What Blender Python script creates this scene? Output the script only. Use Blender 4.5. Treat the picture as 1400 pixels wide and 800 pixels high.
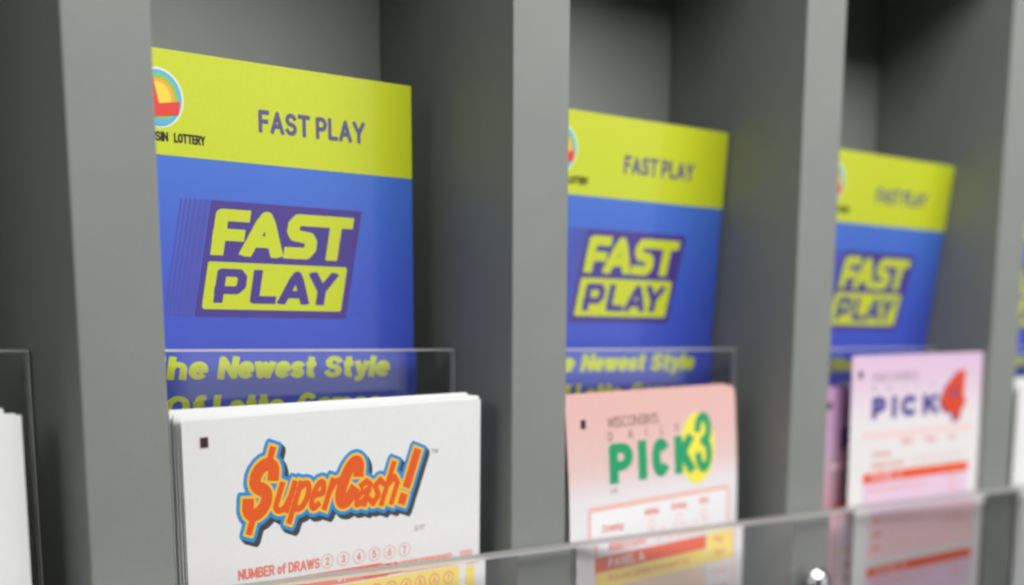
import bpy, bmesh, math, random
import numpy as np
from mathutils import Matrix, Vector

random.seed(7)
for o in list(bpy.data.objects):
    bpy.data.objects.remove(o)
scene = bpy.context.scene
COL = scene.collection

# ------------------------------------------------------------------ camera
# Rack frame in mm: x along the rack (0 = left side of the first divider in view),
# y into the rack (0 = front edges of the dividers), z up (0 = camera height).
MM = 0.001
FLOOR = -175.0            # top of the rack's bottom board, relative to the camera
BOARD = 19.0
ZB = -FLOOR + BOARD       # camera height over the underside of the rack


def W3(x, y, z):
    return Vector((x * MM, y * MM, (z + ZB) * MM))


F_PX, CY, YAW, PIT, ROLL = 1943.3, 863.2, 0.7364, -0.2020, 0.0037
cam_d = bpy.data.cameras.new("camera")
cam = bpy.data.objects.new("camera", cam_d)
COL.objects.link(cam)
fw = Vector((math.sin(YAW) * math.cos(PIT), math.cos(YAW) * math.cos(PIT), math.sin(PIT)))
rt = Vector((math.cos(YAW), -math.sin(YAW), 0))
up = rt.cross(fw)
rt2 = rt * math.cos(ROLL) + up * math.sin(ROLL)
up2 = up * math.cos(ROLL) - rt * math.sin(ROLL)
m = Matrix((rt2, up2, -fw)).transposed().to_4x4()
m.translation = W3(-127.98, -268.30, 0)
cam.matrix_world = m
cam_d.sensor_width = 36.0
cam_d.lens = F_PX / 1400.0 * 36.0
cam_d.shift_y = (CY - 400.0) / 1400.0     # the photograph is the upper part of a taller frame
cam_d.clip_start = 0.01
cam_d.clip_end = 50.0
cam_d.dof.use_dof = True
cam_d.dof.focus_distance = 0.322
cam_d.dof.aperture_fstop = 8.2
scene.camera = cam

# ------------------------------------------------------------------ light
world = bpy.data.worlds.new("World")
scene.world = world
world.use_nodes = True
bg = world.node_tree.nodes["Background"]
bg.inputs[0].default_value = (0.93, 0.97, 1.0, 1)
bg.inputs[1].default_value = 0.055


def area(name, loc, target, sx, sy, power, color):
    l = bpy.data.lights.new(name, 'AREA')
    l.shape = 'RECTANGLE'
    l.size, l.size_y, l.energy, l.color = sx, sy, power, color
    o = bpy.data.objects.new(name, l)
    COL.objects.link(o)
    o.location = loc
    o.rotation_euler = (Vector(target) - Vector(loc)).to_track_quat('-Z', 'Y').to_euler()
    return o


area("ceiling_lamp", (0.30, -0.47, 0.75), (0.25, 0, 0.2), 0.80, 0.35, 9.5, (1.0, 0.98, 0.95))
area("right_fill", (1.32, -1.28, 0.35), (0.2, 0, 0.2), 1.0, 1.5, 3.9, (0.97, 0.98, 1.0))  # added unseen fill lamp; gives the leaflets their pale gloss veil
area("side_lamp", (-1.3, -0.33, 0.6), (0.1, 0, 0.25), 0.5, 0.5, 3.4, (0.95, 0.97, 1.0))

scene.view_settings.view_transform = 'Standard'
scene.view_settings.look = 'None'
scene.view_settings.exposure = 0.0
scene.view_settings.gamma = 1.0
scene.render.engine = 'CYCLES'
scene.cycles.use_denoising = True
scene.cycles.filter_width = 2.5
scene.cycles.max_bounces = 16
scene.cycles.transmission_bounces = 14
scene.cycles.transparent_max_bounces = 16
scene.cycles.caustics_refractive = True
scene.cycles.caustics_reflective = True
scene.cycles.sample_clamp_indirect = 0.0


# ------------------------------------------------------------------ materials
def lin(r, g, b):
    def c(v):
        v /= 255.0
        return v / 12.92 if v <= 0.04045 else ((v + 0.055) / 1.055) ** 2.4
    return (c(r), c(g), c(b), 1.0)


def new_mat(name):
    mt = bpy.data.materials.new(name)
    mt.use_nodes = True
    nt = mt.node_tree
    return mt, nt, nt.nodes["Principled BSDF"]


def noise_mix(nt, col_a, col_b, scale, detail=4.0, rough=0.6):
    tc = nt.nodes.new("ShaderNodeTexCoord")
    nz = nt.nodes.new("ShaderNodeTexNoise")
    nz.inputs["Scale"].default_value = scale
    nz.inputs["Detail"].default_value = detail
    nz.inputs["Roughness"].default_value = rough
    nt.links.new(tc.outputs["Object"], nz.inputs["Vector"])
    rp = nt.nodes.new("ShaderNodeValToRGB")
    rp.color_ramp.elements[0].position = 0.3
    rp.color_ramp.elements[1].position = 0.7
    rp.color_ramp.elements[0].color = col_a
    rp.color_ramp.elements[1].color = col_b
    nt.links.new(nz.outputs["Fac"], rp.inputs["Fac"])
    return nz, rp


def ink(name, rgb, rough=0.55, var=0.02, coat=0.0, spec=0.4):
    mt, nt, b = new_mat(name)
    c = lin(*rgb)
    a = tuple(x * (1 - var) for x in c[:3]) + (1,)
    d = tuple(min(1, x * (1 + var)) for x in c[:3]) + (1,)
    nz, rp = noise_mix(nt, a, d, 900.0)
    nt.links.new(rp.outputs["Color"], b.inputs["Base Color"])
    b.inputs["Roughness"].default_value = rough
    b.inputs["Specular IOR Level"].default_value = spec
    b.inputs["Coat Weight"].default_value = coat
    b.inputs["Coat Roughness"].default_value = 0.1
    return mt


def ramp_paper(name, stops, rough=0.6, coat=0.0, height=160.0, spec=0.4):
    """colour that runs down the sheet: stops = (mm from the top, rgb)"""
    mt, nt, b = new_mat(name)
    tc = nt.nodes.new("ShaderNodeTexCoord")
    sp = nt.nodes.new("ShaderNodeSeparateXYZ")
    nt.links.new(tc.outputs["Object"], sp.inputs[0])
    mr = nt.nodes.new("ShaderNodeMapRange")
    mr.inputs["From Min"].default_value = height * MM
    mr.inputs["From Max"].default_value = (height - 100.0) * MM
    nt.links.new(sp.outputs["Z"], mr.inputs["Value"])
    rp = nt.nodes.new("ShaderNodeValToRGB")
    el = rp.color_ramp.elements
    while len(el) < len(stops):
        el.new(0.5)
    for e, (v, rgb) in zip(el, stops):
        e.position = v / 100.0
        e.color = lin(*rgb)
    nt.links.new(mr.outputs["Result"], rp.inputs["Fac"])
    nz = nt.nodes.new("ShaderNodeTexNoise")
    nz.inputs["Scale"].default_value = 700.0
    nz.inputs["Detail"].default_value = 5.0
    nt.links.new(tc.outputs["Object"], nz.inputs["Vector"])
    mx = nt.nodes.new("ShaderNodeMixRGB")
    mx.blend_type = 'MULTIPLY'
    mx.inputs["Fac"].default_value = 0.08
    nt.links.new(rp.outputs["Color"], mx.inputs["Color1"])
    nt.links.new(nz.outputs["Fac"], mx.inputs["Color2"])
    nt.links.new(mx.outputs["Color"], b.inputs["Base Color"])
    b.inputs["Roughness"].default_value = rough
    b.inputs["Specular IOR Level"].default_value = spec
    b.inputs["Coat Weight"].default_value = coat
    b.inputs["Coat Roughness"].default_value = 0.1
    return mt


def rack_material():
    mt, nt, b = new_mat("grey_laminate")
    nz, rp = noise_mix(nt, (0.232, 0.246, 0.229, 1), (0.254, 0.269, 0.251, 1), 35.0, 8.0, 0.65)
    # sparse scuffs
    tc = nt.nodes.new("ShaderNodeTexCoord")
    mp = nt.nodes.new("ShaderNodeMapping")
    mp.inputs["Scale"].default_value = (120, 120, 22)
    nt.links.new(tc.outputs["Object"], mp.inputs["Vector"])
    n2 = nt.nodes.new("ShaderNodeTexNoise")
    n2.inputs["Scale"].default_value = 1.0
    n2.inputs["Detail"].default_value = 3.0
    nt.links.new(mp.outputs["Vector"], n2.inputs["Vector"])
    r2 = nt.nodes.new("ShaderNodeValToRGB")
    r2.color_ramp.elements[0].position = 0.70
    r2.color_ramp.elements[0].color = (0, 0, 0, 1)
    r2.color_ramp.elements[1].position = 0.80
    r2.color_ramp.elements[1].color = (0.35, 0.35, 0.35, 1)
    nt.links.new(n2.outputs["Fac"], r2.inputs["Fac"])
    mx = nt.nodes.new("ShaderNodeMixRGB")
    mx.inputs["Color2"].default_value = (0.31, 0.32, 0.31, 1)
    nt.links.new(r2.outputs["Color"], mx.inputs["Fac"])
    nt.links.new(rp.outputs["Color"], mx.inputs["Color1"])
    nt.links.new(mx.outputs["Color"], b.inputs["Base Color"])
    # orange-peel of the laminate
    n3 = nt.nodes.new("ShaderNodeTexNoise")
    n3.inputs["Scale"].default_value = 1400.0
    n3.inputs["Detail"].default_value = 2.0
    nt.links.new(tc.outputs["Object"], n3.inputs["Vector"])
    bp = nt.nodes.new("ShaderNodeBump")
    bp.inputs["Strength"].default_value = 0.25
    bp.inputs["Distance"].default_value = 0.0002
    nt.links.new(n3.outputs["Fac"], bp.inputs["Height"])
    nt.links.new(bp.outputs["Normal"], b.inputs["Normal"])
    b.inputs["Roughness"].default_value = 0.5
    b.inputs["Specular IOR Level"].default_value = 0.35
    return mt


def acrylic(name, tint, rough):
    mt, nt, b = new_mat(name)
    b.inputs["Base Color"].default_value = tint
    b.inputs["Transmission Weight"].default_value = 1.0
    b.inputs["IOR"].default_value = 1.49
    b.inputs["Roughness"].default_value = rough
    if rough < .1:
        tc = nt.nodes.new("ShaderNodeTexCoord")
        nz = nt.nodes.new("ShaderNodeTexNoise")
        nz.inputs["Scale"].default_value = 38.0
        nz.inputs["Detail"].default_value = 6.0
        nt.links.new(tc.outputs["Object"], nz.inputs["Vector"])
        mr = nt.nodes.new("ShaderNodeMapRange")
        mr.inputs["From Min"].default_value = 0.45
        mr.inputs["From Max"].default_value = 0.8
        mr.inputs["To Min"].default_value = rough
        mr.inputs["To Max"].default_value = 0.11
        nt.links.new(nz.outputs["Fac"], mr.inputs["Value"])
        nt.links.new(mr.outputs["Result"], b.inputs["Roughness"])
    return mt


M_RACK = rack_material()
M_ACR = acrylic("clear_acrylic", (1.0, 1.0, 1.0, 1), 0.012)
M_ACR_EDGE = acrylic("sawn_acrylic_edge", (0.80, 0.79, 0.80, 1), 0.42)
M_ACR_EDGE.node_tree.nodes["Principled BSDF"].inputs["Transmission Weight"].default_value = 0.68
mt, nt, b = new_mat("chrome")
b.inputs["Base Color"].default_value = (0.82, 0.82, 0.82, 1)
b.inputs["Metallic"].default_value = 1.0
b.inputs["Roughness"].default_value = 0.16
M_CHROME = mt


# ------------------------------------------------------------------ helpers
def link(name, me, parent=None):
    o = bpy.data.objects.new(name, me)
    COL.objects.link(o)
    if parent is not None:
        o.parent = parent
    return o


def thing(name, label, cat, group=None, me=None):
    o = bpy.data.objects.new(name, me)
    COL.objects.link(o)
    o["label"] = label
    o["category"] = cat
    if group:
        o["group"] = group
    return o


def box(name, x0, x1, y0, y1, z0, z1, mats, parent, bevel=0.4, edge_faces=()):
    """bevelled board, mm; edge_faces: outward axes that take the second material"""
    bm = bmesh.new()
    bmesh.ops.create_cube(bm, size=1.0)
    cx, cy, cz = (x0 + x1) / 2, (y0 + y1) / 2, (z0 + z1) / 2
    for v in bm.verts:
        v.co = Vector((v.co.x * (x1 - x0), v.co.y * (y1 - y0), v.co.z * (z1 - z0))) * MM
    if bevel:
        bmesh.ops.bevel(bm, geom=list(bm.edges), offset=bevel * MM, segments=2, affect='EDGES', profile=0.6)
    bm.normal_update()
    for f in bm.faces:
        for ax in edge_faces:
            if f.normal.dot(Vector(ax)) > 0.04:
                f.material_index = 1
    me = bpy.data.meshes.new(name)
    bm.to_mesh(me)
    bm.free()
    for mt_ in mats:
        me.materials.append(mt_)
    o = link(name, me, parent)
    o.location = W3(cx, cy, cz)
    return o


# ------------------------------------------------------------------ flat artwork as geometry (signed distances in mm, u right, v down)
def seg_d(px, py, a, b):
    ax, ay = a
    dx, dy = b[0] - ax, b[1] - ay
    L2 = dx * dx + dy * dy + 1e-12
    t = np.clip(((px - ax) * dx + (py - ay) * dy) / L2, 0, 1)
    return np.hypot(px - ax - t * dx, py - ay - t * dy)


def poly_sdf(pts):
    def f(u, v):
        d = np.full(u.shape, 1e9)
        inside = np.zeros(u.shape, bool)
        n = len(pts)
        for i in range(n):
            a, b_ = pts[i], pts[(i + 1) % n]
            d = np.minimum(d, seg_d(u, v, a, b_))
            c = ((a[1] > v) != (b_[1] > v))
            with np.errstate(divide='ignore', invalid='ignore'):
                xi = (b_[0] - a[0]) * (v - a[1]) / (b_[1] - a[1] + 1e-12) + a[0]
            inside ^= c & (u < xi)
        return np.where(inside, -d, d)
    us, vs = [p[0] for p in pts], [p[1] for p in pts]
    f.box = (min(us), min(vs), max(us), max(vs))
    return f


def rect(u0, v0, u1, v1, r=0.0):
    cu, cv, hu, hv = (u0 + u1) / 2, (v0 + v1) / 2, (u1 - u0) / 2, (v1 - v0) / 2

    def f(u, v):
        qx, qy = np.abs(u - cu) - hu + r, np.abs(v - cv) - hv + r
        return np.hypot(np.maximum(qx, 0), np.maximum(qy, 0)) + np.minimum(np.maximum(qx, qy), 0) - r
    f.box = (u0, v0, u1, v1)
    return f


def ellipse(cu, cv, ru, rv, rot=0.0):
    c, s = math.cos(rot), math.sin(rot)

    def f(u, v):
        x, y = (u - cu) * c + (v - cv) * s, -(u - cu) * s + (v - cv) * c
        return (np.hypot(x / ru, y / rv) - 1) * min(ru, rv)
    R = max(ru, rv)
    f.box = (cu - R, cv - R, cu + R, cv + R)
    return f


def grow(fn, r, du=0.0, dv=0.0):
    def f(u, v):
        return fn(u - du, v - dv) - r
    b = fn.box
    f.box = (b[0] - r + du, b[1] - r + dv, b[2] + r + du, b[3] + r + dv)
    return f


def union(*fs):
    def f(u, v):
        d = fs[0](u, v)
        for g in fs[1:]:
            d = np.minimum(d, g(u, v))
        return d
    f.box = (min(g.box[0] for g in fs), min(g.box[1] for g in fs), max(g.box[2] for g in fs), max(g.box[3] for g in fs))
    return f


def inter(a, b_, neg=False):
    def f(u, v):
        return np.maximum(a(u, v), -b_(u, v) if neg else b_(u, v))
    f.box = a.box
    return f


def ring(cu, cv, r, w):
    return inter(ellipse(cu, cv, r + w / 2, r + w / 2), ellipse(cu, cv, r - w / 2, r - w / 2), True)


def arc(cx, cy, rx, ry, a0, a1, n=9):
    return [(cx + rx * math.cos(math.radians(a0 + (a1 - a0) * i / n)),
             cy + ry * math.sin(math.radians(a0 + (a1 - a0) * i / n))) for i in range(n + 1)]


# stroke alphabet: width, strokes (cap height 1, y up)
G = {
    'A': (.74, [[(0, 0), (.37, 1), (.74, 0)], [(.15, .3), (.59, .3)]]),
    'B': (.6, [[(0, 0), (0, 1), (.32, 1)] + arc(.32, .76, .24, .24, 90, -90) + [(0, .52)], [(.3, .52)] + arc(.34, .26, .26, .26, 90, -90) + [(0, 0)]]),
    'C': (.66, [arc(.36, .5, .36, .5, 48, 312, 14)]),
    'D': (.66, [[(0, 0), (0, 1), (.25, 1)] + arc(.28, .5, .38, .5, 90, -90, 12) + [(0, 0)]]),
    'E': (.52, [[(.52, 1), (0, 1), (0, 0), (.52, 0)], [(0, .51), (.46, .51)]]),
    'F': (.52, [[(.52, 1), (0, 1), (0, 0)], [(0, .5), (.45, .5)]]),
    'G': (.7, [arc(.36, .5, .36, .5, 48, 350, 16) + [(.7, .46), (.42, .46)]]),
    'H': (.64, [[(0, 0), (0, 1)], [(.64, 0), (.64, 1)], [(0, .5), (.64, .5)]]),
    'I': (0.0, [[(0, 0), (0, 1)]]),
    'J': (.42, [[(.42, 1), (.42, .25)] + arc(.21, .25, .21, .25, 0, -170)]),
    'K': (.66, [[(0, 0), (0, 1)], [(.62, 1), (.04, .42)], [(.2, .58), (.66, 0)]]),
    'L': (.5, [[(0, 1), (0, 0), (.5, 0)]]),
    'M': (.84, [[(0, 0), (.04, 1), (.42, .1), (.8, 1), (.84, 0)]]),
    'N': (.66, [[(0, 0), (0, 1), (.66, 0), (.66, 1)]]),
    'O': (.74, [arc(.37, .5, .37, .5, 0, 360, 20)]),
    'P': (.6, [[(0, 0), (0, 1), (.32, 1)] + arc(.33, .72, .27, .28, 90, -90) + [(0, .44)]]),
    'R': (.62, [[(0, 0), (0, 1), (.32, 1)] + arc(.33, .74, .26, .26, 90, -90) + [(0, .48)], [(.3, .48), (.62, 0)]]),
    'S': (.6, [arc(.3, .75, .28, .25, 25, 270, 12) + arc(.3, .25, .3, .25, 88, -155, 12)]),
    'T': (.66, [[(0, 1), (.66, 1)], [(.33, 1), (.33, 0)]]),
    'U': (.62, [[(0, 1), (0, .3)] + arc(.31, .3, .31, .3, 180, 360) + [(.62, 1)]]),
    'V': (.7, [[(0, 1), (.35, 0), (.7, 1)]]),
    'W': (1.0, [[(0, 1), (.24, 0), (.5, .95), (.76, 0), (1.0, 1)]]),
    'Y': (.7, [[(0, 1), (.35, .45), (.7, 1)], [(.35, .45), (.35, 0)]]),
    'a': (.46, [arc(.24, .52, .22, .2, 160, 0, 8) + [(.46, 0)], [(.46, .4)] + arc(.2, .2, .2, .2, 90, 270, 8) + [(.46, .1)]]),
    'b': (.5, [[(0, 1), (0, 0)], arc(.25, .35, .25, .35, 0, 360, 14)]),
    'c': (.46, [arc(.26, .36, .26, .36, 50, 310, 12)]),
    'd': (.5, [[(.5, 1), (.5, 0)], arc(.25, .35, .25, .35, 0, 360, 14)]),
    'e': (.5, [[(.02, .38), (.5, .38)] + arc(.25, .36, .25, .36, 0, 310, 14)]),
    'f': (.34, [[(.34, 1)] + arc(.24, .8, .12, .2, 90, 180, 5) + [(.12, 0)], [(0, .66), (.3, .66)]]),
    'g': (.5, [arc(.25, .36, .25, .34, 0, 360, 14), [(.5, .7), (.5, -.05)] + arc(.25, -.05, .25, .22, 0, -150, 8)]),
    'h': (.48, [[(0, 0), (0, 1)], [(0, .42)] + arc(.24, .44, .24, .26, 180, 0, 8) + [(.48, 0)]]),
    'i': (0.0, [[(0, 0), (0, .68)], [(0, .92), (0, .97)]]),
    'k': (.48, [[(0, 0), (0, 1)], [(.45, .68), (.02, .3)], [(.15, .4), (.48, 0)]]),
    'l': (0.0, [[(0, 0), (0, 1)]]),
    'm': (.8, [[(0, 0), (0, .7)], [(0, .44)] + arc(.2, .46, .2, .24, 180, 0, 8) + [(.4, 0)], [(.4, .44)] + arc(.6, .46, .2, .24, 180, 0, 8) + [(.8, 0)]]),
    'n': (.46, [[(0, 0), (0, .7)], [(0, .44)] + arc(.23, .46, .23, .24, 180, 0, 8) + [(.46, 0)]]),
    'o': (.5, [arc(.25, .35, .25, .35, 0, 360, 14)]),
    'p': (.5, [[(0, .7), (0, -.28)], arc(.25, .35, .25, .35, 0, 360, 14)]),
    'r': (.3, [[(0, 0), (0, .7)], [(0, .42)] + arc(.26, .42, .26, .27, 180, 80, 6)]),
    's': (.42, [arc(.21, .52, .2, .18, 30, 270, 9) + arc(.21, .17, .21, .17, 90, -155, 9)]),
    't': (.32, [[(.14, .95), (.14, .16)] + arc(.28, .16, .14, .16, 180, 280, 5), [(0, .67), (.32, .67)]]),
    'u': (.46, [[(0, .7), (0, .25)] + arc(.23, .25, .23, .25, 180, 360, 8) + [(.46, .7)], [(.46, .3), (.46, 0)]]),
    'v': (.46, [[(0, .7), (.23, 0), (.46, .7)]]),
    'w': (.76, [[(0, .7), (.19, 0), (.38, .68), (.57, 0), (.76, .7)]]),
    'x': (.46, [[(0, 0), (.46, .7)], [(0, .7), (.46, 0)]]),
    'y': (.48, [[(0, .7), (.25, .02)], [(.48, .7), (.2, -.2), (.04, -.26)]]),
    '0': (.5, [arc(.25, .5, .25, .5, 0, 360, 16)]),
    '1': (.2, [[(0, .8), (.2, 1), (.2, 0)]]),
    '2': (.52, [arc(.26, .74, .26, .26, 160, -35, 10) + [(0, 0), (.52, 0)]]),
    '3': (.52, [arc(.24, .76, .25, .24, 150, -90, 10) + arc(.25, .26, .27, .26, 90, -150, 10)]),
    '4': (.56, [[(.42, 0), (.42, 1), (0, .28), (.56, .28)]]),
    '5': (.52, [[(.48, 1), (.06, 1), (.02, .52)] + arc(.25, .32, .27, .32, 115, -150, 12)]),
    '6': (.52, [[(.42, 1), (.08, .5)] + arc(.26, .3, .26, .3, 150, 510, 16)]),
    '7': (.52, [[(0, 1), (.52, 1), (.18, 0)]]),
    '/': (.36, [[(0, 0), (.36, 1)]]),
    "'": (0.0, [[(0, .78), (0, 1)]]),
    ':': (0.0, [[(0, .08), (0, .12)], [(0, .55), (0, .59)]]),
    '!': (0.0, [[(0, .34), (0, 1)], [(0, .0), (0, .07)]]),
    ' ': (.22, []),
}


def place_strokes(strokes, u0, vb, sx, sy, w, shear, caps=True):
    """glyph strokes to mm: list of polylines; vb is the baseline"""
    out = []
    for st in strokes:
        pts = [(u0 + x * sx + shear * y * sy, vb - y * sy) for x, y in st]
        if caps and len(pts) > 1 and pts[0] != pts[-1]:
            def ext(a, b_):
                L = math.hypot(a[0] - b_[0], a[1] - b_[1]) + 1e-9
                return (a[0] + (a[0] - b_[0]) / L * w * .5, a[1] + (a[1] - b_[1]) / L * w * .5)
            p0, p1 = ext(pts[0], pts[1]), ext(pts[-1], pts[-2])
            pts = [p0] + pts[1:-1] + [p1]
        out.append(pts)
    return out


def strokes_sdf(polys, w, flat=True):
    def f(u, v):
        d = np.full(u.shape, 1e9)
        for pts in polys:
            n = len(pts) - 1
            closed = abs(pts[0][0] - pts[-1][0]) + abs(pts[0][1] - pts[-1][1]) < 1e-6
            for i in range(n):
                a, b_ = pts[i], pts[i + 1]
                e = seg_d(u, v, a, b_) - w / 2
                if flat and not closed:
                    L = math.hypot(b_[0] - a[0], b_[1] - a[1]) + 1e-9
                    tx, ty = (b_[0] - a[0]) / L, (b_[1] - a[1]) / L
                    if i == 0:
                        e = np.maximum(e, -((u - a[0]) * tx + (v - a[1]) * ty))
                    if i == n - 1:
                        e = np.maximum(e, (u - b_[0]) * tx + (v - b_[1]) * ty)
                d = np.minimum(d, e)
        return d
    us = [p[0] for q in polys for p in q]
    vs = [p[1] for q in polys for p in q]
    f.box = (min(us) - w, min(vs) - w, max(us) + w, max(vs) + w)
    return f


def text(s, u0, vb, cap, wrel=.16, u1=None, shear=0.0, gap=.16, slope=0.0, xs=1.0):
    """line of lettering: baseline vb, cap height cap; fitted to end at u1 when given"""
    w = wrel * cap
    adv = 0.0
    for ch in s:
        adv += G[ch][0] + (wrel + gap if ch != ' ' else .12)
    adv -= gap + wrel
    total = adv * 1.0
    sx = cap * (1 - wrel * .5)
    if u1 is not None:
        sx = (u1 - u0 - w - shear * cap) / total
    x = u0 + w / 2
    polys = []
    for ch in s:
        gw, st = G[ch]
        if st:
            polys += place_strokes(st, x, vb - w / 2 + slope * (x - u0), sx, cap - w, w, shear)
        x += sx * (gw + (wrel + gap if ch != ' ' else .12))
    if xs == 1.0:
        return strokes_sdf(polys, w)
    base_ = strokes_sdf([[(p[0] * xs, p[1]) for p in q] for q in polys], w)

    def f(u, v):
        return base_(u * xs, v)
    b_ = base_.box
    f.box = (b_[0] / xs - .3, b_[1], b_[2] / xs + .3, b_[3])
    return f


class Sheet:
    """a printed sheet standing in the rack; u right, v down from its top-left corner (mm)"""
    EPS = 0.035

    def __init__(s, W, H, lean=0.0, v0=25.0, L=30.0, bow=0.0, radius=0.3, curl=0.0, left_r=None, u_min=0.0):
        s.u_min = u_min
        s.left_r = radius if left_r is None else left_r
        s.W, s.H, s.lean, s.v0, s.L, s.bow, s.r, s.curl = W, H, lean, v0, L, bow, radius, curl

    def off(s, u, v):
        t = np.clip((v - s.v0) / s.L, 0, 1)
        run = np.minimum(v, s.v0) + s.L * (t - (t ** 3 - t ** 4 / 2))
        y = -math.tan(s.lean) * run
        y = y + s.bow * (1 - ((u / s.W) * 2 - 1) ** 2) + s.curl * np.clip(1 - v / 40.0, 0, 1) ** 2 * (u / s.W)
        return y

    def co(s, u, v, k):
        u, v = np.asarray(u, float), np.asarray(v, float)
        return np.stack([u * MM, (s.off(u, v) - k * s.EPS) * MM, (s.H - v) * MM], -1)

    def base(s, name, mat, parent, th=0.11, back=None):
        rows = sorted(set(list(np.linspace(0, s.r, 5)) + list(np.arange(1, s.H - 1, 1.5)) + list(np.linspace(s.H - s.r, s.H, 5))))
        cols = 16
        V, F = [], []
        nr = len(rows)
        for side in (0, 1):
            for v in rows:
                e = 0.0
                dv = s.r - min(v, s.H - v)
                if dv > 0:
                    e = s.r - math.sqrt(max(0, s.r * s.r - dv * dv))
                el_ = 0.0
                dl = s.left_r - min(v, s.H - v)
                if dl > 0:
                    el_ = s.left_r - math.sqrt(max(0, s.left_r ** 2 - dl * dl))
                us = np.linspace(s.u_min + el_, s.W - e, cols + 1)
                c = s.co(us, np.full(cols + 1, v), 0)
                c[:, 1] += side * th * MM
                V += [tuple(p) for p in c]
        n1 = cols + 1
        N = nr * n1
        for i in range(nr - 1):
            for j in range(cols):
                a = i * n1 + j
                F.append((a, a + n1, a + n1 + 1, a + 1))
                F.append((N + a, N + a + 1, N + a + n1 + 1, N + a + n1))
        for i in range(nr - 1):
            a = i * n1
            F.append((a, N + a, N + a + n1, a + n1))
            a = i * n1 + cols
            F.append((a, a + n1, N + a + n1, N + a))
        for j in range(cols):
            F.append((j, j + 1, N + j + 1, N + j))
            a = (nr - 1) * n1 + j
            F.append((a, N + a, N + a + 1, a + 1))
        me = bpy.data.meshes.new(name)
        me.from_pydata(V, [], F)
        me.materials.append(mat)
        me.polygons.foreach_set("use_smooth", [False] * len(me.polygons))
        me.update()
        return link(name, me, parent)

    def prints(s, name, items, parent):
        """items: (sdf, material, layer, cell) joined into one printed part"""
        V, F, MI, mats = [], [], [], []
        for fn, mat, k, c in items:
            if mat not in mats:
                mats.append(mat)
            mi = mats.index(mat)
            u0, v0, u1, v1 = fn.box
            u0, v0, u1, v1 = max(u0 - c, 0.02), max(v0 - c, 0.02), min(u1 + c, s.W - .02), min(v1 + c, s.H - .02)
            nu, nv = max(2, int((u1 - u0) / c) + 1), max(2, int((v1 - v0) / c) + 1)
            us, vs = np.linspace(u0, u1, nu + 1), np.linspace(v0, v1, nv + 1)
            U, VV = np.meshgrid(us, vs)
            D = fn(U, VV)
            In = D < 0
            cnt = In[:-1, :-1].astype(int) + In[1:, :-1] + In[:-1, 1:] + In[1:, 1:]
            maxrun = max(1, int(2.0 / c))
            uv, base = [], len(V)
            for i in range(nv):
                row = cnt[i]
                if not row.any():
                    continue
                j = 0
                while j < nu:
                    n = row[j]
                    if n == 0:
                        j += 1
                    elif n == 4:
                        e = j
                        while e < nu and row[e] == 4 and e - j < maxrun:
                            e += 1
                        q = len(uv)
                        uv += [(us[j], vs[i]), (us[j], vs[i + 1]), (us[e], vs[i + 1]), (us[e], vs[i])]
                        F.append((base + q, base + q + 1, base + q + 2, base + q + 3))
                        MI.append(mi)
                        j = e
                    else:
                        cs = [(i, j), (i + 1, j), (i + 1, j + 1), (i, j + 1)]
                        poly = []
                        for t in range(4):
                            a, b_ = cs[t], cs[(t + 1) % 4]
                            da, db = D[a], D[b_]
                            if da < 0:
                                poly.append((us[a[1]], vs[a[0]]))
                            if (da < 0) != (db < 0):
                                r = da / (da - db)
                                poly.append((us[a[1]] + (us[b_[1]] - us[a[1]]) * r, vs[a[0]] + (vs[b_[0]] - vs[a[0]]) * r))
                        if len(poly) >= 3:
                            q = len(uv)
                            uv += poly
                            F.append(tuple(base + q + t for t in range(len(poly))))
                            MI.append(mi)
                        j += 1
            if uv:
                arr = np.array(uv)
                V += [tuple(p) for p in s.co(arr[:, 0], arr[:, 1], k)]
        me = bpy.data.meshes.new(name)
        me.from_pydata(V, [], F)
        for mt_ in mats:
            me.materials.append(mt_)
        me.polygons.foreach_set("material_index", MI)
        me.update()
        return link(name, me, parent)


def stand(o, sheet, tl, yaw=0.0, tilt=0.0, scale=1.0):
    """put a sheet's bottom-left origin so that its top-left corner is at tl (rack mm)"""
    R = Matrix.Rotation(yaw, 3, 'Z') @ Matrix.Rotation(-tilt, 3, 'Y')
    p = W3(*tl) - R @ Vector((0, 0, sheet.H * MM * scale))
    o.location = p
    o.rotation_euler = (0, -tilt, yaw)


def copy_tree(o, parent=None):
    c = o.copy()
    COL.objects.link(c)
    c.parent = parent
    for ch in [x for x in bpy.data.objects if x.parent == o]:
        copy_tree(ch, c)
    return c


# ------------------------------------------------------------------ the rack
PITCH, TH, DEPTH, TOP = 115.0, 19.0, 52.8, 127.5
rack = thing("display_rack", "grey laminate slip rack with upright dividers, clear lips and a clear front rail", "rack")
XL, XR = -PITCH, 4 * PITCH + TH
box("back_panel", XL, XR, DEPTH, DEPTH + 12, FLOOR - BOARD, TOP + BOARD, [M_RACK], rack)
box("bottom_board", XL, XR, 0.5, DEPTH - 0.1, FLOOR - BOARD, FLOOR, [M_RACK], rack)
box("top_board", XL, XR, 0.5, DEPTH - 0.1, TOP, TOP + BOARD, [M_RACK], rack)
first_div = None
for n in range(-1, 5):
    if first_div is None:
        first_div = box("divider", n * PITCH, n * PITCH + TH, 0, DEPTH - 0.1, FLOOR + .1, TOP - .1, [M_RACK], rack, bevel=0.5)
    else:
        d = first_div.copy()
        COL.objects.link(d)
        d.location = W3(n * PITCH + TH / 2, (DEPTH - .1) / 2, (FLOOR + TOP) / 2)
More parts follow.
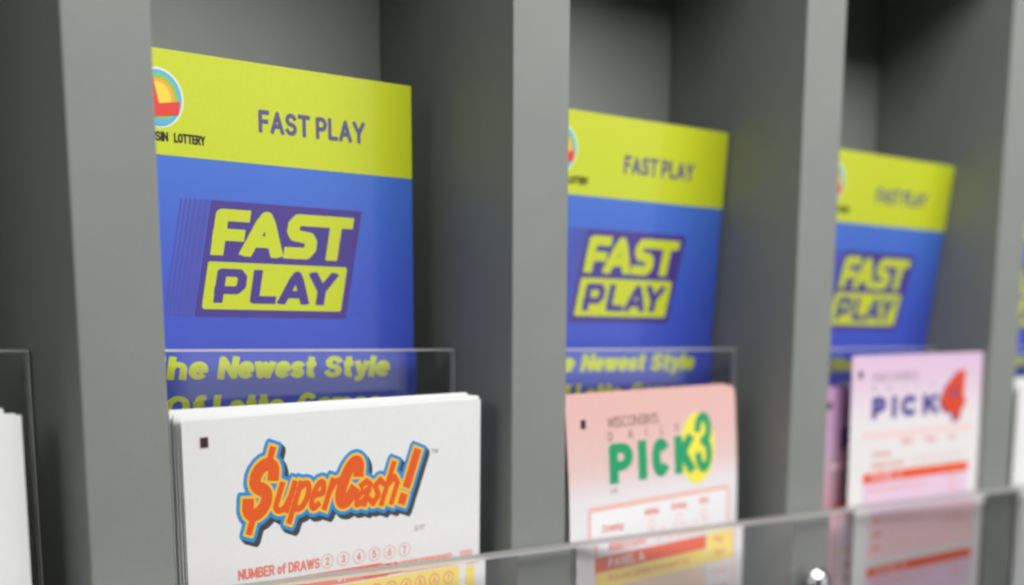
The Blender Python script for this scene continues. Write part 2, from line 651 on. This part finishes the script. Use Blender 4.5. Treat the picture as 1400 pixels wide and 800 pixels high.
# clear lip inside each bay
lip0 = None
for n in range(-1, 4):
    xa, xb = n * PITCH + TH + 0.5, (n + 1) * PITCH - 0.5
    if lip0 is None:
        lip0 = box("inner_lip", xa, xb, 21.6, 24.2, FLOOR + .1, -2.2, [M_ACR, M_ACR_EDGE], rack, bevel=0.6,
                   edge_faces=((0, 0, 1), (1, 0, 0), (-1, 0, 0)))
    else:
        d = lip0.copy()
        COL.objects.link(d)
        d.location = W3((xa + xb) / 2, 22.9, (FLOOR + .1 - 2.2) / 2)
# clear rail across the divider fronts
RY0, RY1 = -7.0, -1.6
box("front_rail", XL, XR, RY0, RY1, -150.0, -52.2, [M_ACR, M_ACR_EDGE], rack, bevel=0.9, edge_faces=((0, 0, 1),))


def lathe(name, prof, mat, parent, seg=28):
    """profile (radius, height towards the viewer) in mm"""
    V, F = [], []
    for r, hgt in prof:
        for i in range(seg):
            a = 2 * math.pi * i / seg
            V.append((r * math.cos(a) * MM, -hgt * MM, r * math.sin(a) * MM))
    for i in range(len(prof) - 1):
        for j in range(seg):
            F.append((i * seg + j, i * seg + (j + 1) % seg, (i + 1) * seg + (j + 1) % seg, (i + 1) * seg + j))
    F.append(tuple(range(seg))[::-1])
    F.append(tuple((len(prof) - 1) * seg + j for j in range(seg)))
    me = bpy.data.meshes.new(name)
    me.from_pydata(V, [], F)
    me.materials.append(mat)
    bm = bmesh.new()
    bm.from_mesh(me)
    bmesh.ops.recalc_face_normals(bm, faces=bm.faces)
    bm.to_mesh(me)
    bm.free()
    me.polygons.foreach_set("use_smooth", [True] * len(me.polygons))
    return link(name, me, parent)


prof = [(4.9, 0.05), (4.9, 1.6), (4.6, 2.0)] + [(4.4 * math.cos(math.radians(a)), 2.0 + 2.4 * math.sin(math.radians(a))) for a in range(0, 86, 12)]
screw0 = None
for n in (0, 2):
    if screw0 is None:
        screw0 = lathe("rail_screw", prof, M_CHROME, rack)
        sc_ = screw0
    else:
        sc_ = screw0.copy()
        COL.objects.link(sc_)
    sc_.location = W3(n * PITCH + TH / 2 - 3.0, RY0, -74.0)

# ------------------------------------------------------------------ leaflets
LIME, BLUEINK, PURPLE = (206, 220, 52), (70, 105, 200), (72, 52, 140)
M_LIME = ink("lime_print", (200, 212, 34), rough=.42, coat=.55)
M_PURP = ink("purple_print", PURPLE, rough=.42, coat=.55)
M_STRIPE = ink("violet_stripe_print", (74, 78, 172), rough=.42, coat=.55)
M_SLATE = ink("slate_purple_print", (88, 80, 128), rough=.42, coat=.55)
M_BLACK = ink("black_print", (38, 36, 34))
BH, BW = 243.4, 88.9
LSC = 0.9754            # leaflet artwork was measured for a sheet a little farther back
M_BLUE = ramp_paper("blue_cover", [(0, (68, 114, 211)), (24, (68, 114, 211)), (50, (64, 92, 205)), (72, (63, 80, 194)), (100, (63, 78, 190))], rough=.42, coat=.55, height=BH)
M_SKY = ink("sky_blue_print", (88, 178, 220), coat=.55)
M_PALE = ink("pale_print", (222, 236, 210), coat=.55)
M_GREEN = ink("leaf_green_print", (140, 196, 70), coat=.55)
M_ORANGE = ink("orange_print", (240, 168, 50), coat=.55)
M_SUN = ink("sun_yellow_print", (248, 214, 66), coat=.55)
M_RED = ink("red_print", (226, 58, 48), coat=.55)
M_WHITE_BACK = ink("white_card", (225, 225, 222))


def build_leaflet(label, lean, v0, L, bow, tl, yaw=0.0, tilt=0.0, H=BH):
    s = Sheet(BW, H, lean, v0, L, bow, radius=.4)
    t = thing("leaflet", label, "leaflet", "blue and lime leaflets standing in the rack bays")
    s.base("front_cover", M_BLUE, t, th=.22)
    b_ = Sheet(BW, H - .4, lean, v0, L, bow * .6, radius=.4)
    bk = b_.base("back_cover", M_WHITE_BACK, t, th=.22)
    bk.location = (0, .9 * MM, 0)
    s.prints("header_band", [(rect(-1, -1, BW + 1, 22.9), M_LIME, 1, .5)], t)
    # emblem
    cu, cv, r = 16.5, 10.6, 6.2
    disc = ellipse(cu, cv, r * .97, r * .97)
    el = lambda x, y: (cu + x * r, cv - y * r)
    red = poly_sdf([el(-.6, .8), el(-.2, .78), el(.02, -.2), el(.9, -.06), el(.82, -.52), el(.3, -.6), el(-.3, -.68), el(-.7, -.6)])
    s.prints("emblem", [
        (ellipse(cu, cv, r * 1.05, r * 1.05), M_PALE, 2, .12),
        (disc, M_SKY, 3, .12),
        (ellipse(cu, cv, r * .82, r * .82), M_GREEN, 4, .12),
        (ellipse(cu, cv, r * .67, r * .67), M_ORANGE, 5, .12),
        (ellipse(cu - .3, cv + .1, r * .57, r * .57), M_SUN, 6, .12),
        (inter(rect(cu - r, cv + r * .72, cu + r, cv + r), disc), M_SKY, 6.5, .12),
        (inter(red, disc), M_RED, 7.5, .12)], t)
    s.prints("emblem_lettering", [(text("WISCONSIN", 7.4, 20.0, 2.15, .22, u1=18.7, gap=.1), M_BLACK, 2, .09), (text("LOTTERY", 20.1, 20.0, 2.15, .22, u1=28.3, gap=.1), M_BLACK, 2, .09)], t)
    s.prints("header_lettering", [(text("FAST PLAY", 42.9, 15.6, 5.2, .2, u1=74.1, gap=.15), M_SLATE, 2, .15)], t)
    # logo: everything sheared about v = 58.8
    SH = .21
    pu = lambda q, v: (q + SH * (58.8 - v), v)
    panel = poly_sdf([pu(23.6, 32.0), pu(67.2, 32.0), pu(67.2, 58.8), pu(23.6, 58.8)])
    lp = s.prints("logo_panel", [(panel, M_PURP, 1, .25)], t)
    for q, wd in ((22.5, 1.5), (20.9, 1.2), (19.5, 1.0), (18.2, .8), (17.0, .65), (15.9, .5)):
        s.prints("stripe", [(poly_sdf([pu(q - wd / 2, 32.0), pu(q + wd / 2, 32.0), pu(q + wd / 2, 58.8), pu(q - wd / 2, 58.8)]), M_STRIPE, 1, .25)], lp)

    def letters(defs, top, bot, w, xs):
        """defs: (left, right, strokes in the unit box); heavier uprights through the x scale xs"""
        polys = []
        for a, b2, sts in defs:
            for st in sts:
                polys.append([((a + w / xs / 2 + x * (b2 - a - w / xs)) * xs, bot - w / 2 - y * (bot - top - w)) for x, y in st])
        ext = []
        for pts in polys:
            def e_(p, q):
                Ln = math.hypot(p[0] - q[0], p[1] - q[1]) + 1e-9
                return (p[0] + (p[0] - q[0]) / Ln * w * .46, p[1] + (p[1] - q[1]) / Ln * w * .46)
            ext.append([e_(pts[0], pts[1])] + pts[1:-1] + [e_(pts[-1], pts[-2])])
        base_ = strokes_sdf(ext, w - .36)

        def f(u, v):
            return np.maximum(base_((u - SH * (58.8 - v)) * xs, v) - .18, np.maximum(v - bot, top - v))
        lo, hi = min(d[0] for d in defs), max(d[1] for d in defs)
        f.box = (lo + SH * (58.8 - bot) - 1, top - .6, hi + SH * (58.8 - top) + 1, bot + .6)
        return f
    fast = letters([
        (25.4, 34.8, [[(1, 1), (0, 1), (0, 0)], [(0, .43), (.86, .43)]]),
        (33.6, 45.2, [[(0, 0), (.36, .8), (.5, 1), (.64, .8), (1, 0)], [(.22, .28), (.78, .28)]]),
        (45.8, 55.0, [[(1, 1), (.18, 1), (0, .86), (0, .66), (.14, .53), (.84, .47), (1, .34), (1, .14), (.82, 0), (0, 0)]]),
        (55.0, 65.0, [[(0, 1), (1, 1)], [(.5, 1), (.5, 0)]])], 33.8, 44.5, 2.75, .78)
    plate = inter(poly_sdf([pu(25.2, 46.0), pu(65.2, 46.0), pu(65.2, 57.0), pu(25.2, 57.0)]), rect(0, 0, 90, 100))
    plate = grow(poly_sdf([pu(25.9, 46.7), pu(64.5, 46.7), pu(64.5, 56.3), pu(25.9, 56.3)]), .7)
    play = letters([
        (28.0, 36.4, [[(0, 0), (0, 1), (.8, 1), (1, .84), (1, .5), (.8, .34), (0, .34)]]),
        (38.0, 45.3, [[(0, 1), (0, 0), (1, 0)]]),
        (46.1, 55.0, [[(0, 0), (.36, .8), (.5, 1), (.64, .8), (1, 0)], [(.22, .24), (.78, .24)]]),
        (54.4, 62.6, [[(0, 1), (.5, .42), (1, 1)], [(.5, .42), (.5, 0)]])], 47.5, 55.5, 1.85, .72)
    s.prints("logo_lettering", [(fast, M_LIME, 2, .14), (plate, M_LIME, 2, .2), (play, M_PURP, 3, .12),
                                (text("TM", 70.0, 58.0, .9, .2), M_STRIPE, 1, .08)], lp)
    s.prints("slogan_lettering", [
        (text(w_, a, vb, 5.4, .225, u1=e, shear=.2, gap=.12, xs=.62), M_LIME, 1, .14) for w_, a, e, vb in
        (("The", 8.6, 26.6, 73.4), ("Newest", 28.9, 57.6, 73.4), ("Style", 59.6, 80.6, 73.4),
         ("Of", 14.0, 25.6, 82.5), ("Lotto", 27.0, 47.6, 82.5), ("Games", 51.0, 77.5, 82.5))], t)
    stand(t, s, tl, yaw, tilt, LSC)
    t.scale = (LSC, LSC, LSC)
    return t


build_leaflet("blue and lime leaflet behind the white slips with the orange cash logo", 0.0, 40, 60, .35, (19.4, 28.5, 62.4), H=BH)
build_leaflet("blue and lime leaflet behind the pink slip with the green lettering", -.07, 90, 60, .3, (142.2, 27.2, 62.6), H=BH)
build_leaflet("blue and lime leaflet behind the lilac slip with the orange numeral", -.125, 68, 40, .3, (257.4, 18.3, 61.2), H=BH)
build_leaflet("blue and lime leaflet cut off by the right edge of the picture", -.05, 80, 50, .3, (373.0, 27.0, 62.0), H=BH)

# ------------------------------------------------------------------ slips
M_PAPER = ink("white_paper", (238, 239, 240), rough=.7, var=.015)
M_SQ = ink("dark_mark_print", (58, 48, 46))
M_SQR = ink("mark_halo_print", (226, 205, 200))
M_CORANGE = ink("cash_orange_print", (238, 98, 40))
M_CYEL = ink("cash_yellow_print", (252, 200, 66))
M_CBLUE = ink("cash_blue_print", (46, 152, 218))
M_CDARK = ink("cash_shadow_print", (72, 74, 80))
M_PINKRED = ink("salmon_print", (240, 136, 120))
M_PALEPINK = ink("pale_salmon_print", (244, 190, 182))
M_BAND = ink("vermilion_print", (236, 88, 38))
M_FIELD = ink("yellow_field_print", (252, 226, 110))
M_GREY = ink("grey_print", (150, 140, 142))


def slip(name, label, group, s, mat, tl, yaw=0.0, tilt=0.0, th=.1):
    t = thing(name, label, "slip", group)
    s.base("paper", mat, t, th=th)
    stand(t, s, tl, yaw, tilt)
    return t


# --- cash slips in the first bay in view
R_ = math.radians
GC = "white slips with the orange cash logo"
tl1 = (24.2, 4.4, -17.2)
H1 = (tl1[2] - FLOOR) / math.cos(R_(2.0))
s1 = Sheet(82.9, H1, R_(-3.2), 40, 30, .1, radius=.3)
t1 = slip("cash_slip", "white slip with orange and blue cash logo, at the front of its stack", GC, s1, M_PAPER, tl1, R_(-1.0), R_(2.0))
s1.prints("timing_mark", [(rect(4.1, 3.5, 6.5, 6.2), M_SQR, 1, .2), (rect(4.35, 3.75, 6.25, 5.95), M_SQ, 2, .2)], t1)
SHC = .40


def glyphs(defs, w, SHC=SHC):
    """italic logo letters: (left, right, baseline, top of unit box, strokes)"""
    polys = []
    for a, b2, vb, vt, sts in defs:
        for st in sts:
            hgt = vb - vt
            pts = [(a + w / 2 + x * (b2 - a - w) + SHC * (y * (hgt - w) + w / 2), vb - w / 2 - y * (hgt - w)) for x, y in st]
            def e_(p, q):
                Ln = math.hypot(p[0] - q[0], p[1] - q[1]) + 1e-9
                return (p[0] + (p[0] - q[0]) / Ln * w * .5, p[1] + (p[1] - q[1]) / Ln * w * .5)
            polys.append([e_(pts[0], pts[1])] + pts[1:-1] + [e_(pts[-1], pts[-2])])
    return strokes_sdf(polys, w)


dollar = union(
    glyphs([(12.7, 20.2, 23.4, 9.4, [arc(.5, .76, .5, .24, 5, 270, 12) + arc(.5, .25, .5, .25, 90, -172, 12)])], 2.9, .36),
    glyphs([(14.6, 16.2, 26.3, 22.4, [[(.5, 0), (.5, 1)]]), (20.3, 21.9, 11.0, 7.0, [[(.5, 0), (.5, 1)]])], 1.6, .36))
big = glyphs([
    (37.3, 43.8, 23.2, 10.9, [arc(.52, .55, .5, .45, 28, 180, 10) + arc(.52, .42, .52, .42, 180, 335, 10)])], 2.9)
small = glyphs([
    (21.2, 26.0, 22.4, 15.2, [[(0, 1), (0, .3)] + arc(.45, .28, .45, .28, 180, 330, 6) + [(1, .5)], [(1, 1), (1, 0)]]),
    (26.2, 30.6, 22.6, 15.4, [[(0, 1), (0, -.42)], [(0, .8)] + arc(.5, .5, .5, .5, 120, -120, 10) + [(0, .2)]]),
    (30.6, 34.6, 22.8, 15.5, [[(.1, .5), (.95, .55)] + arc(.5, .5, .5, .5, 10, 310, 12)]),
    (34.9, 38.2, 22.9, 15.6, [[(0, 1), (0, 0)], [(0, .55), (.4, .95), (.9, 1)]]),
    (43.4, 47.6, 23.3, 16.6, [[(.1, .85), (.5, 1), (1, .85), (1, 0)], [(1, .6), (.4, .55), (0, .3), (.2, 0), (.6, .05), (1, .3)]]),
    (47.6, 51.2, 23.5, 16.6, [[(1, .85), (.5, 1), (.05, .75), (.9, .35), (.5, 0), (0, .15)]]),
    (51.2, 55.6, 23.7, 13.2, [[(0, 0), (0, 1)], [(0, .45), (.5, .66), (1, .5), (1, 0)]]),
], 1.45)
bang = glyphs([(56.6, 59.3, 24.0, 10.8, [[(.5, .36), (.5, 1)], [(.5, .0), (.5, .04)]])], 2.3)
cash = union(big, dollar, small, bang)
s1.prints("cash_logo", [
    (grow(cash, 1.5, 1.0, 1.15), M_CDARK, 1, .16), (grow(cash, 1.5, .5, .6), M_CDARK, 1.5, .16),
    (grow(cash, 1.45), M_CBLUE, 2.5, .14),
    (grow(cash, .62), M_CYEL, 3.5, .12), (cash, M_CORANGE, 4.5, .1)], t1)
s1.prints("fine_lettering", [
    (text("TM", 67.4, 12.4, 1.1, .16), M_GREY, 1, .08),
    (text("3/17", 62.0, 31.0, 1.3, .14), M_GREY, 1, .08)], t1)
s1.prints("draws_lettering", [(text("NUMBER of DRAWS", 12.4, 36.4, 2.5, .19, u1=34.3, gap=.13, slope=.004), M_PINKRED, 1, .1)], t1)
for i, dg in enumerate("234567"):
    cu, cv = 36.4 + 4.52 * i, 35.1 + .03 * i
    s1.prints("draw_bubble", [(ring(cu, cv, 1.65, .24), M_PALEPINK, 1, .12), (text(dg, cu - .55, cv + .95, 1.9, .17, u1=cu + .55), M_PINKRED, 1, .09)], t1)
pb = s1.prints("panel_band", [(rect(10.5, 37.6, 52.5, 40.6), M_PINKRED, 1, .5), (rect(45.2, 38.0, 57.0, 40.3), M_BAND, 2, .4), (rect(57.0, 37.9, 74.0, 40.6), M_PALEPINK, 2, .4), (rect(76.4, 37.8, 80.6, 41.0), M_PALEPINK, 2, .4)], t1)
s1.prints("panel_lettering", [(text("51", 37.5, 40.0, 2.0, .2), M_PAPER, 3, .1), (text("PANEL B", 46.2, 39.9, 1.8, .18, u1=56.0), M_PALEPINK, 3, .1),
                              (text("FOR 1 DRAW", 58.5, 39.9, 1.7, .16, u1=72.5), M_PINKRED, 3, .1)], pb)
s1.prints("number_field", [(rect(10.5, 40.9, 74.4, 75), M_FIELD, 1, .8), (rect(76.4, 41.4, 79.4, 75), M_FIELD, 1, .8)], t1)
for r_ in range(3):
    for i in range(8):
        cu, cv = 40.0 + 4.4 * i, 43.6 + 4.4 * r_
        s1.prints("number_bubble", [(ring(cu, cv, 1.5, .3), M_PINKRED, 2, .14), (text(str((i + 2 * r_) % 8), cu - .5, cv + .8, 1.6, .2), M_PINKRED, 2, .1)], t1)
# the sheets behind it, fanned a little
DZ = [0, .3, .6, .5, .9, 1.5, .8, 1.3, 1.1, 1.9, 1.4, 2.3, 2.0]
DX = [0, -.2, .2, -.5, .1, -.7, .3, -.4, .2, -.9, 0, -.5, .3]
DT = [0, .1, -.1, .3, .1, .6, .0, .4, .2, .8, .3, .6, .5]
for k in range(1, 13):
    dz = DZ[k]
    tl = (tl1[0] + DX[k], tl1[1] - .05 + .38 * k + .03 * (k % 3), tl1[2] + dz)
    tilt = R_(2.0 - DT[k])
    sh = Sheet(82.9, (tl[2] - FLOOR) / math.cos(tilt), R_(-3.2 + .06 * k), 40, 30, .1)
    slip("cash_slip", "white slip showing only its edges behind the cash logo slip", GC, sh, M_PAPER, tl, R_(-1.0 + .05 * k), tilt, th=.16)

# --- pink slips in the next bay
GP = "pink slips with the green lettering"
tl2 = (135.2, 0.9, -14.6)
H2 = (tl2[2] - FLOOR) / math.cos(R_(1.12))
M_PINK = ramp_paper("pink_fade_paper", [(0, (234, 188, 181)), (10, (233, 192, 187)), (20, (234, 202, 200)), (28, (236, 232, 236)), (100, (236, 236, 240))], rough=.65, height=H2)
s2 = Sheet(82.5, H2, R_(3.54), 14, 26, .15, radius=3.0, left_r=.5, u_min=-1.0)
t2 = slip("number_slip", "pink slip with green lettering and a tall 3 on a yellow oval", GP, s2, M_PINK, tl2, R_(7.5), R_(1.12))
M_PGREEN = ink("emerald_print", (34, 160, 108))
M_OVAL = ink("oval_yellow_print", (244, 234, 84))
M_BROWN = ink("brown_print", (128, 96, 96))
s2.prints("timing_mark", [(rect(5.2, 6.2, 7.4, 8.6), M_BLACK, 1, .2)], t2)
s2.prints("title_lettering", [(text("WISCONSIN'S", 17.0, 9.1, 3.0, .13, u1=41.4, gap=.08), M_BROWN, 1, .1)] +
          [(text(c, u, 12.8 - .01 * u, 2.5, .15), M_BROWN, 1, .1) for c, u in (("D", 17.3), ("A", 26.6), ("I", 35.0), ("L", 42.2), ("Y", 49.4))], t2)


def block(defs, vt, vb, w, xs):
    polys = []
    for a, b2, sts in defs:
        for st in sts:
            pts = [((a + w / xs / 2 + x * (b2 - a - w / xs)) * xs, vb - w / 2 - y * (vb - vt - w)) for x, y in st]
            if pts[0] != pts[-1]:
                def e_(p, q):
                    Ln = math.hypot(p[0] - q[0], p[1] - q[1]) + 1e-9
                    return (p[0] + (p[0] - q[0]) / Ln * w * .5, p[1] + (p[1] - q[1]) / Ln * w * .5)
                pts = [e_(pts[0], pts[1])] + pts[1:-1] + [e_(pts[-1], pts[-2])]
            polys.append(pts)
    base_ = strokes_sdf(polys, w)

    def f(u, v):
        return base_(u * xs, v)
    f.box = (min(d[0] for d in defs) - .5, vt - .5, max(d[1] for d in defs) + .5, vb + .5)
    return f


PIC = lambda p, i, c, k: [
    (p[0], p[1], [[(0, 0), (0, 1), (.45, 1)] + arc(.5, .7, .5, .3, 90, -90, 8) + [(0, .4)]]),
    (i[0], i[1], [[(.5, 0), (.5, 1)]]),
    (c[0], c[1], [arc(.55, .5, .55, .5, 55, 305, 14)]),
    (k[0], k[1], [[(0, 0), (0, 1)], [(.9, 1), (.1, .45)], [(.3, .6), (1, 0)]])]
s2.prints("yellow_oval", [(ellipse(61.0, 17.6, 9.2, 10.4, .12), M_OVAL, 1, .2)], t2)
s2.prints("pick_lettering", [(block(PIC((17.2, 28.4), (30.9, 35.1), (37.6, 46.0), (49.0, 59.2)), 13.4, 24.3, 2.7, .66), M_PGREEN, 2, .14)], t2)
three = [arc(.5, .76, .5, .24, 170, -88, 12) + arc(.5, .27, .5, .27, 88, -170, 12)]
s2.prints("tall_numeral", [(block([(59.7, 68.6, three)], 7.2, 24.9, 2.7, .86), M_PGREEN, 3, .14)], t2)
s2.prints("fine_lettering", [(text("3/15", 17.4, 26.9, 1.3, .16), M_GREY, 1, .09)], t2)
frame = inter(rect(7.0, 29.8, 78.0, 200, 1.0), rect(8.3, 31.1, 76.8, 200, .6), True)
s2.prints("form_frame", [(frame, M_PALEPINK, 1, .3)], t2)
M_FORM = ink("form_white_print", (242, 242, 245), var=.02)
s2.prints("form_field", [(rect(8.35, 31.2, 76.7, 42.2), M_FORM, 1, .8)], t2)
s2.prints("form_lettering", [(text("Midday", 33.6, 34.6, 1.9, .2, u1=40.6), M_PINKRED, 2, .1), (text("Evening", 47.0, 34.4, 1.9, .2, u1=54.6), M_PINKRED, 2, .1),
                             (text("Both", 61.8, 34.2, 1.9, .2, u1=66.5), M_PINKRED, 2, .1), (text("Drawing:", 13.6, 37.2, 2.2, .18, u1=23.4), M_PINKRED, 2, .1),
                             (text("NUMBER of DRAWS", 13.4, 42.0, 2.1, .18, u1=31.0), M_PINKRED, 2, .1)], t2)
for u in (37, 50.8, 64.1):
    s2.prints("choice_bubble", [(ring(u, 37.4, 1.5, .3), M_PALEPINK, 2, .15)], t2)
for i in range(6):
    s2.prints("draw_bubble", [(ring(37 + 5.6 * i, 40.4, 1.4, .3), M_PALEPINK, 2, .15)], t2)
pb2 = s2.prints("panel_band", [(rect(7.2, 43.2, 61.9, 47.3), M_BAND, 2, .5)], t2)
s2.prints("panel_lettering", [(text("PANEL A", 13.2, 46.6, 2.6, .18, u1=30.0), M_PAPER, 3, .11)], pb2)
s2.prints("number_field", [(rect(7.2, 47.4, 62.0, 52.0, .8), M_FIELD, 1, .6), (rect(62.3, 43.0, 76.6, 52.0), M_FIELD, 1, .6),
                           (rect(7.2, 52.2, 62.0, 85), ink("peach_field_print", (236, 208, 186)), 1, .8)], t2)
s2.prints("field_lettering", [(text("Pick one number from each row", 13.2, 50.4, 1.9, .18, u1=53.0), M_PINKRED, 2, .1),
                              (text("Play", 66.5, 46.2, 2.0, .2, u1=71.5), M_PINKRED, 2, .1), (text("Type", 66.0, 50.2, 2.0, .2, u1=72.0), M_PINKRED, 2, .1),
                              (text("Straight", 64.5, 56.0, 2.0, .18, u1=74.5), M_PALEPINK, 2, .1), (text("Boxed", 66.0, 61.0, 2.0, .18, u1=74.0), M_PINKRED, 2, .1)], t2)
for k in (1, 2, 3):
    tl = (134.35 + .1 * k, tl2[1] + .3 + .7 * k, tl2[2] + [0, .25, .6, .3][k])
    tilt = R_(1.12 - .1 * k)
    sh = Sheet(82.5, (tl[2] - FLOOR) / math.cos(tilt), R_(1.6), 14, 26, .15, radius=3.0, left_r=.5)
    slip("number_slip", "pink slip showing only its edge behind the slip with green lettering", GP, sh, M_PINK, tl, R_(7.5), tilt)

# --- lilac slips in the third bay
GL = "lilac slips with the purple lettering"
tl4 = (262.2, 0.9, -4.5)
H4 = (tl4[2] - FLOOR) / math.cos(R_(.74))
M_LILAC = ramp_paper("lilac_fade_paper", [(0, (228, 196, 226)), (8, (230, 204, 226)), (18, (238, 226, 236)), (25, (238, 236, 236)), (100, (238, 234, 236))], rough=.65, height=H4)
M_NUM4 = ink("brick_orange_print", (222, 74, 42))
M_LILAC_SHADE = ramp_paper("lilac_shade_paper", [(0, (206, 158, 206)), (14, (204, 160, 204)), (24, (202, 166, 188)), (40, (200, 150, 162)), (100, (196, 140, 154))], rough=.65, height=H4)  # rear slip's shade and reddish glow, painted into the paper colour
M_VIOLET = ink("violet_print", (78, 72, 150))
M_LILACF = ink("lilac_field_print", (232, 204, 228))
M_ROSE = ink("rose_field_print", (248, 212, 216))
M_ROSE2 = ink("rose_line_print", (238, 176, 172))


def lilac_slip(label, tl, yaw, tilt, lean, paper=None):
    H = (tl[2] - FLOOR) / math.cos(tilt)
    s = Sheet(82.3, H4, lean, 30, 30, .12, radius=.4)
    s.H = H4
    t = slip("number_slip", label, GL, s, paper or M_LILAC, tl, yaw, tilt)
    s.prints("timing_mark", [(rect(3.9, 5.0, 6.2, 7.4), M_SQ, 1, .2)], t)
    s.prints("title_lettering", [(text("WISCONSIN'S", 12.0, 8.6, 2.8, .13, u1=39.5, gap=.08), M_GREY, 1, .1)] +
             [(text(c, u, 11.8, 2.2, .15), M_GREY, 1, .1) for c, u in (("D", 12.6), ("A", 21.5), ("I", 31.5), ("L", 39.5), ("Y", 48.5))], t)
    s.prints("pick_lettering", [(block(PIC((12.2, 20.8), (23.9, 27.2), (29.6, 39.6), (43.2, 53.2)), 13.5, 20.7, 2.25, .74), M_VIOLET, 1, .13)], t)
    four = [(65.6, 6.2), (70.6, 5.8), (70.0, 15.2), (71.6, 15.5), (71.0, 18.6), (69.2, 18.9), (68.4, 22.8), (63.6, 23.3), (63.3, 20.4), (57.4, 19.6), (54.4, 16.2), (58.0, 11.2)]
    nf = poly_sdf(four)
    hole = poly_sdf([(65.0, 11.0), (65.0, 14.9), (60.8, 15.3)])
    s.prints("big_numeral", [(grow(nf, .25, -.8, .4), M_VIOLET, 2, .16), (nf, M_NUM4, 3, .16), (hole, M_VIOLET, 4, .12)], t)
    s.prints("form_line", [(rect(7.0, 24.9, 77.2, 27.0, .3), M_ROSE, 1, .4)], t)
    s.prints("form_lettering", [(text("Midday", 31.0, 29.6, 1.9, .2, u1=38.0), M_ROSE2, 2, .1), (text("Evening", 45.5, 29.8, 1.9, .2, u1=53.0), M_ROSE2, 2, .1),
                                (text("Both", 61.0, 30.0, 1.9, .2, u1=66.0), M_ROSE2, 2, .1), (text("Drawing:", 13.5, 33.2, 2.1, .2, u1=24.5), M_ROSE2, 2, .1),
                                (text("NUMBER of DRAWS", 13.5, 37.0, 2.0, .18, u1=33.5), M_ROSE2, 2, .1)], t)
    for i in range(6):
        s.prints("draw_bubble", [(ring(40 + 5.6 * i, 35.6, 1.4, .3), M_ROSE2, 2, .15)], t)
    for top, low in ((38.3, 49.5), (69.2, 80.0)):
        b2 = s.prints("panel_band", [(rect(8.4, top, 75.2, top + 3.3), M_BAND, 2, .4)], t)
        s.prints("panel_lettering", [(text("PANEL A" if top < 50 else "PANEL B", 13.2, top + 2.7, 2.2, .2, u1=32.0), M_ROSE, 3, .1)], b2)
        s.prints("number_field", [(rect(8.2, top + 3.4, 75.4, low + 2.6), M_LILACF, 1, .6)], t)
        s.prints("field_lettering", [(text("Pick one number from each row", 12.4, top + 6.7, 2.0, .2, u1=48.0), M_ROSE2, 2, .1),
                                     (text("Play", 62.0, top + 5.8, 2.0, .2, u1=67.5), M_ROSE2, 2, .1), (text("Type", 62.0, top + 9.2, 2.0, .2, u1=68.0), M_ROSE2, 2, .1)], t)
    s.prints("number_field", [(rect(8.2, 52.2, 75.4, 66.5, 1.0), M_ROSE, 1, .6)], t)
    s.prints("row_lettering", [(text(w_, 11.0, v, 2.0, .22), M_BAND, 2, .1) for w_, v in (("1st", 54.6), ("2nd", 59.2), ("3rd", 63.8))] +
             [(text("Straight", 56.0, 58.5, 2.6, .2, u1=71.0), M_ROSE2, 2, .12)], t)
    return t


lilac_slip("lilac slip with an orange 4, front one, standing highest in its bay", tl4, R_(1.06), R_(.74), R_(.6))
lilac_slip("shaded lilac slip peeking out behind the front lilac slip", (252.7, 5.6, -14.2), R_(2.0), R_(.8), R_(1.0), M_LILAC_SHADE)

# --- slips at the picture's left and right edges
for k in range(3):
    tl = (-91.3 + [0, -.6, -2.6][k], 9.0 + 1.2 * k, -14.9 + [0, .3, 1.3][k])
    sh = Sheet(82.5, tl[2] - FLOOR, R_(-.5), 40, 30, .1)
    slip("plain_slip", ["white slip cut off by the left picture edge, front of its stack",
                        "white slip second in the stack at the left picture edge",
                        "white slip rearmost in the stack at the left picture edge"][k], "slips at the left edge", sh, M_PAPER, tl, R_(-.3))
for k in range(3):
    tl = (369.5 + .5 * k, 1.5 + 2.6 * k, -13.8 + .3 * k)
    sh = Sheet(82.5, tl[2] - FLOOR, 0.0, 40, 30, .1)
    slip("plain_slip", ["white slip cut off by the right picture edge, front of its stack",
                        "white slip second in the stack at the right picture edge",
                        "white slip rearmost in the stack at the right picture edge"][k], "slips at the right edge", sh, M_PAPER, tl)
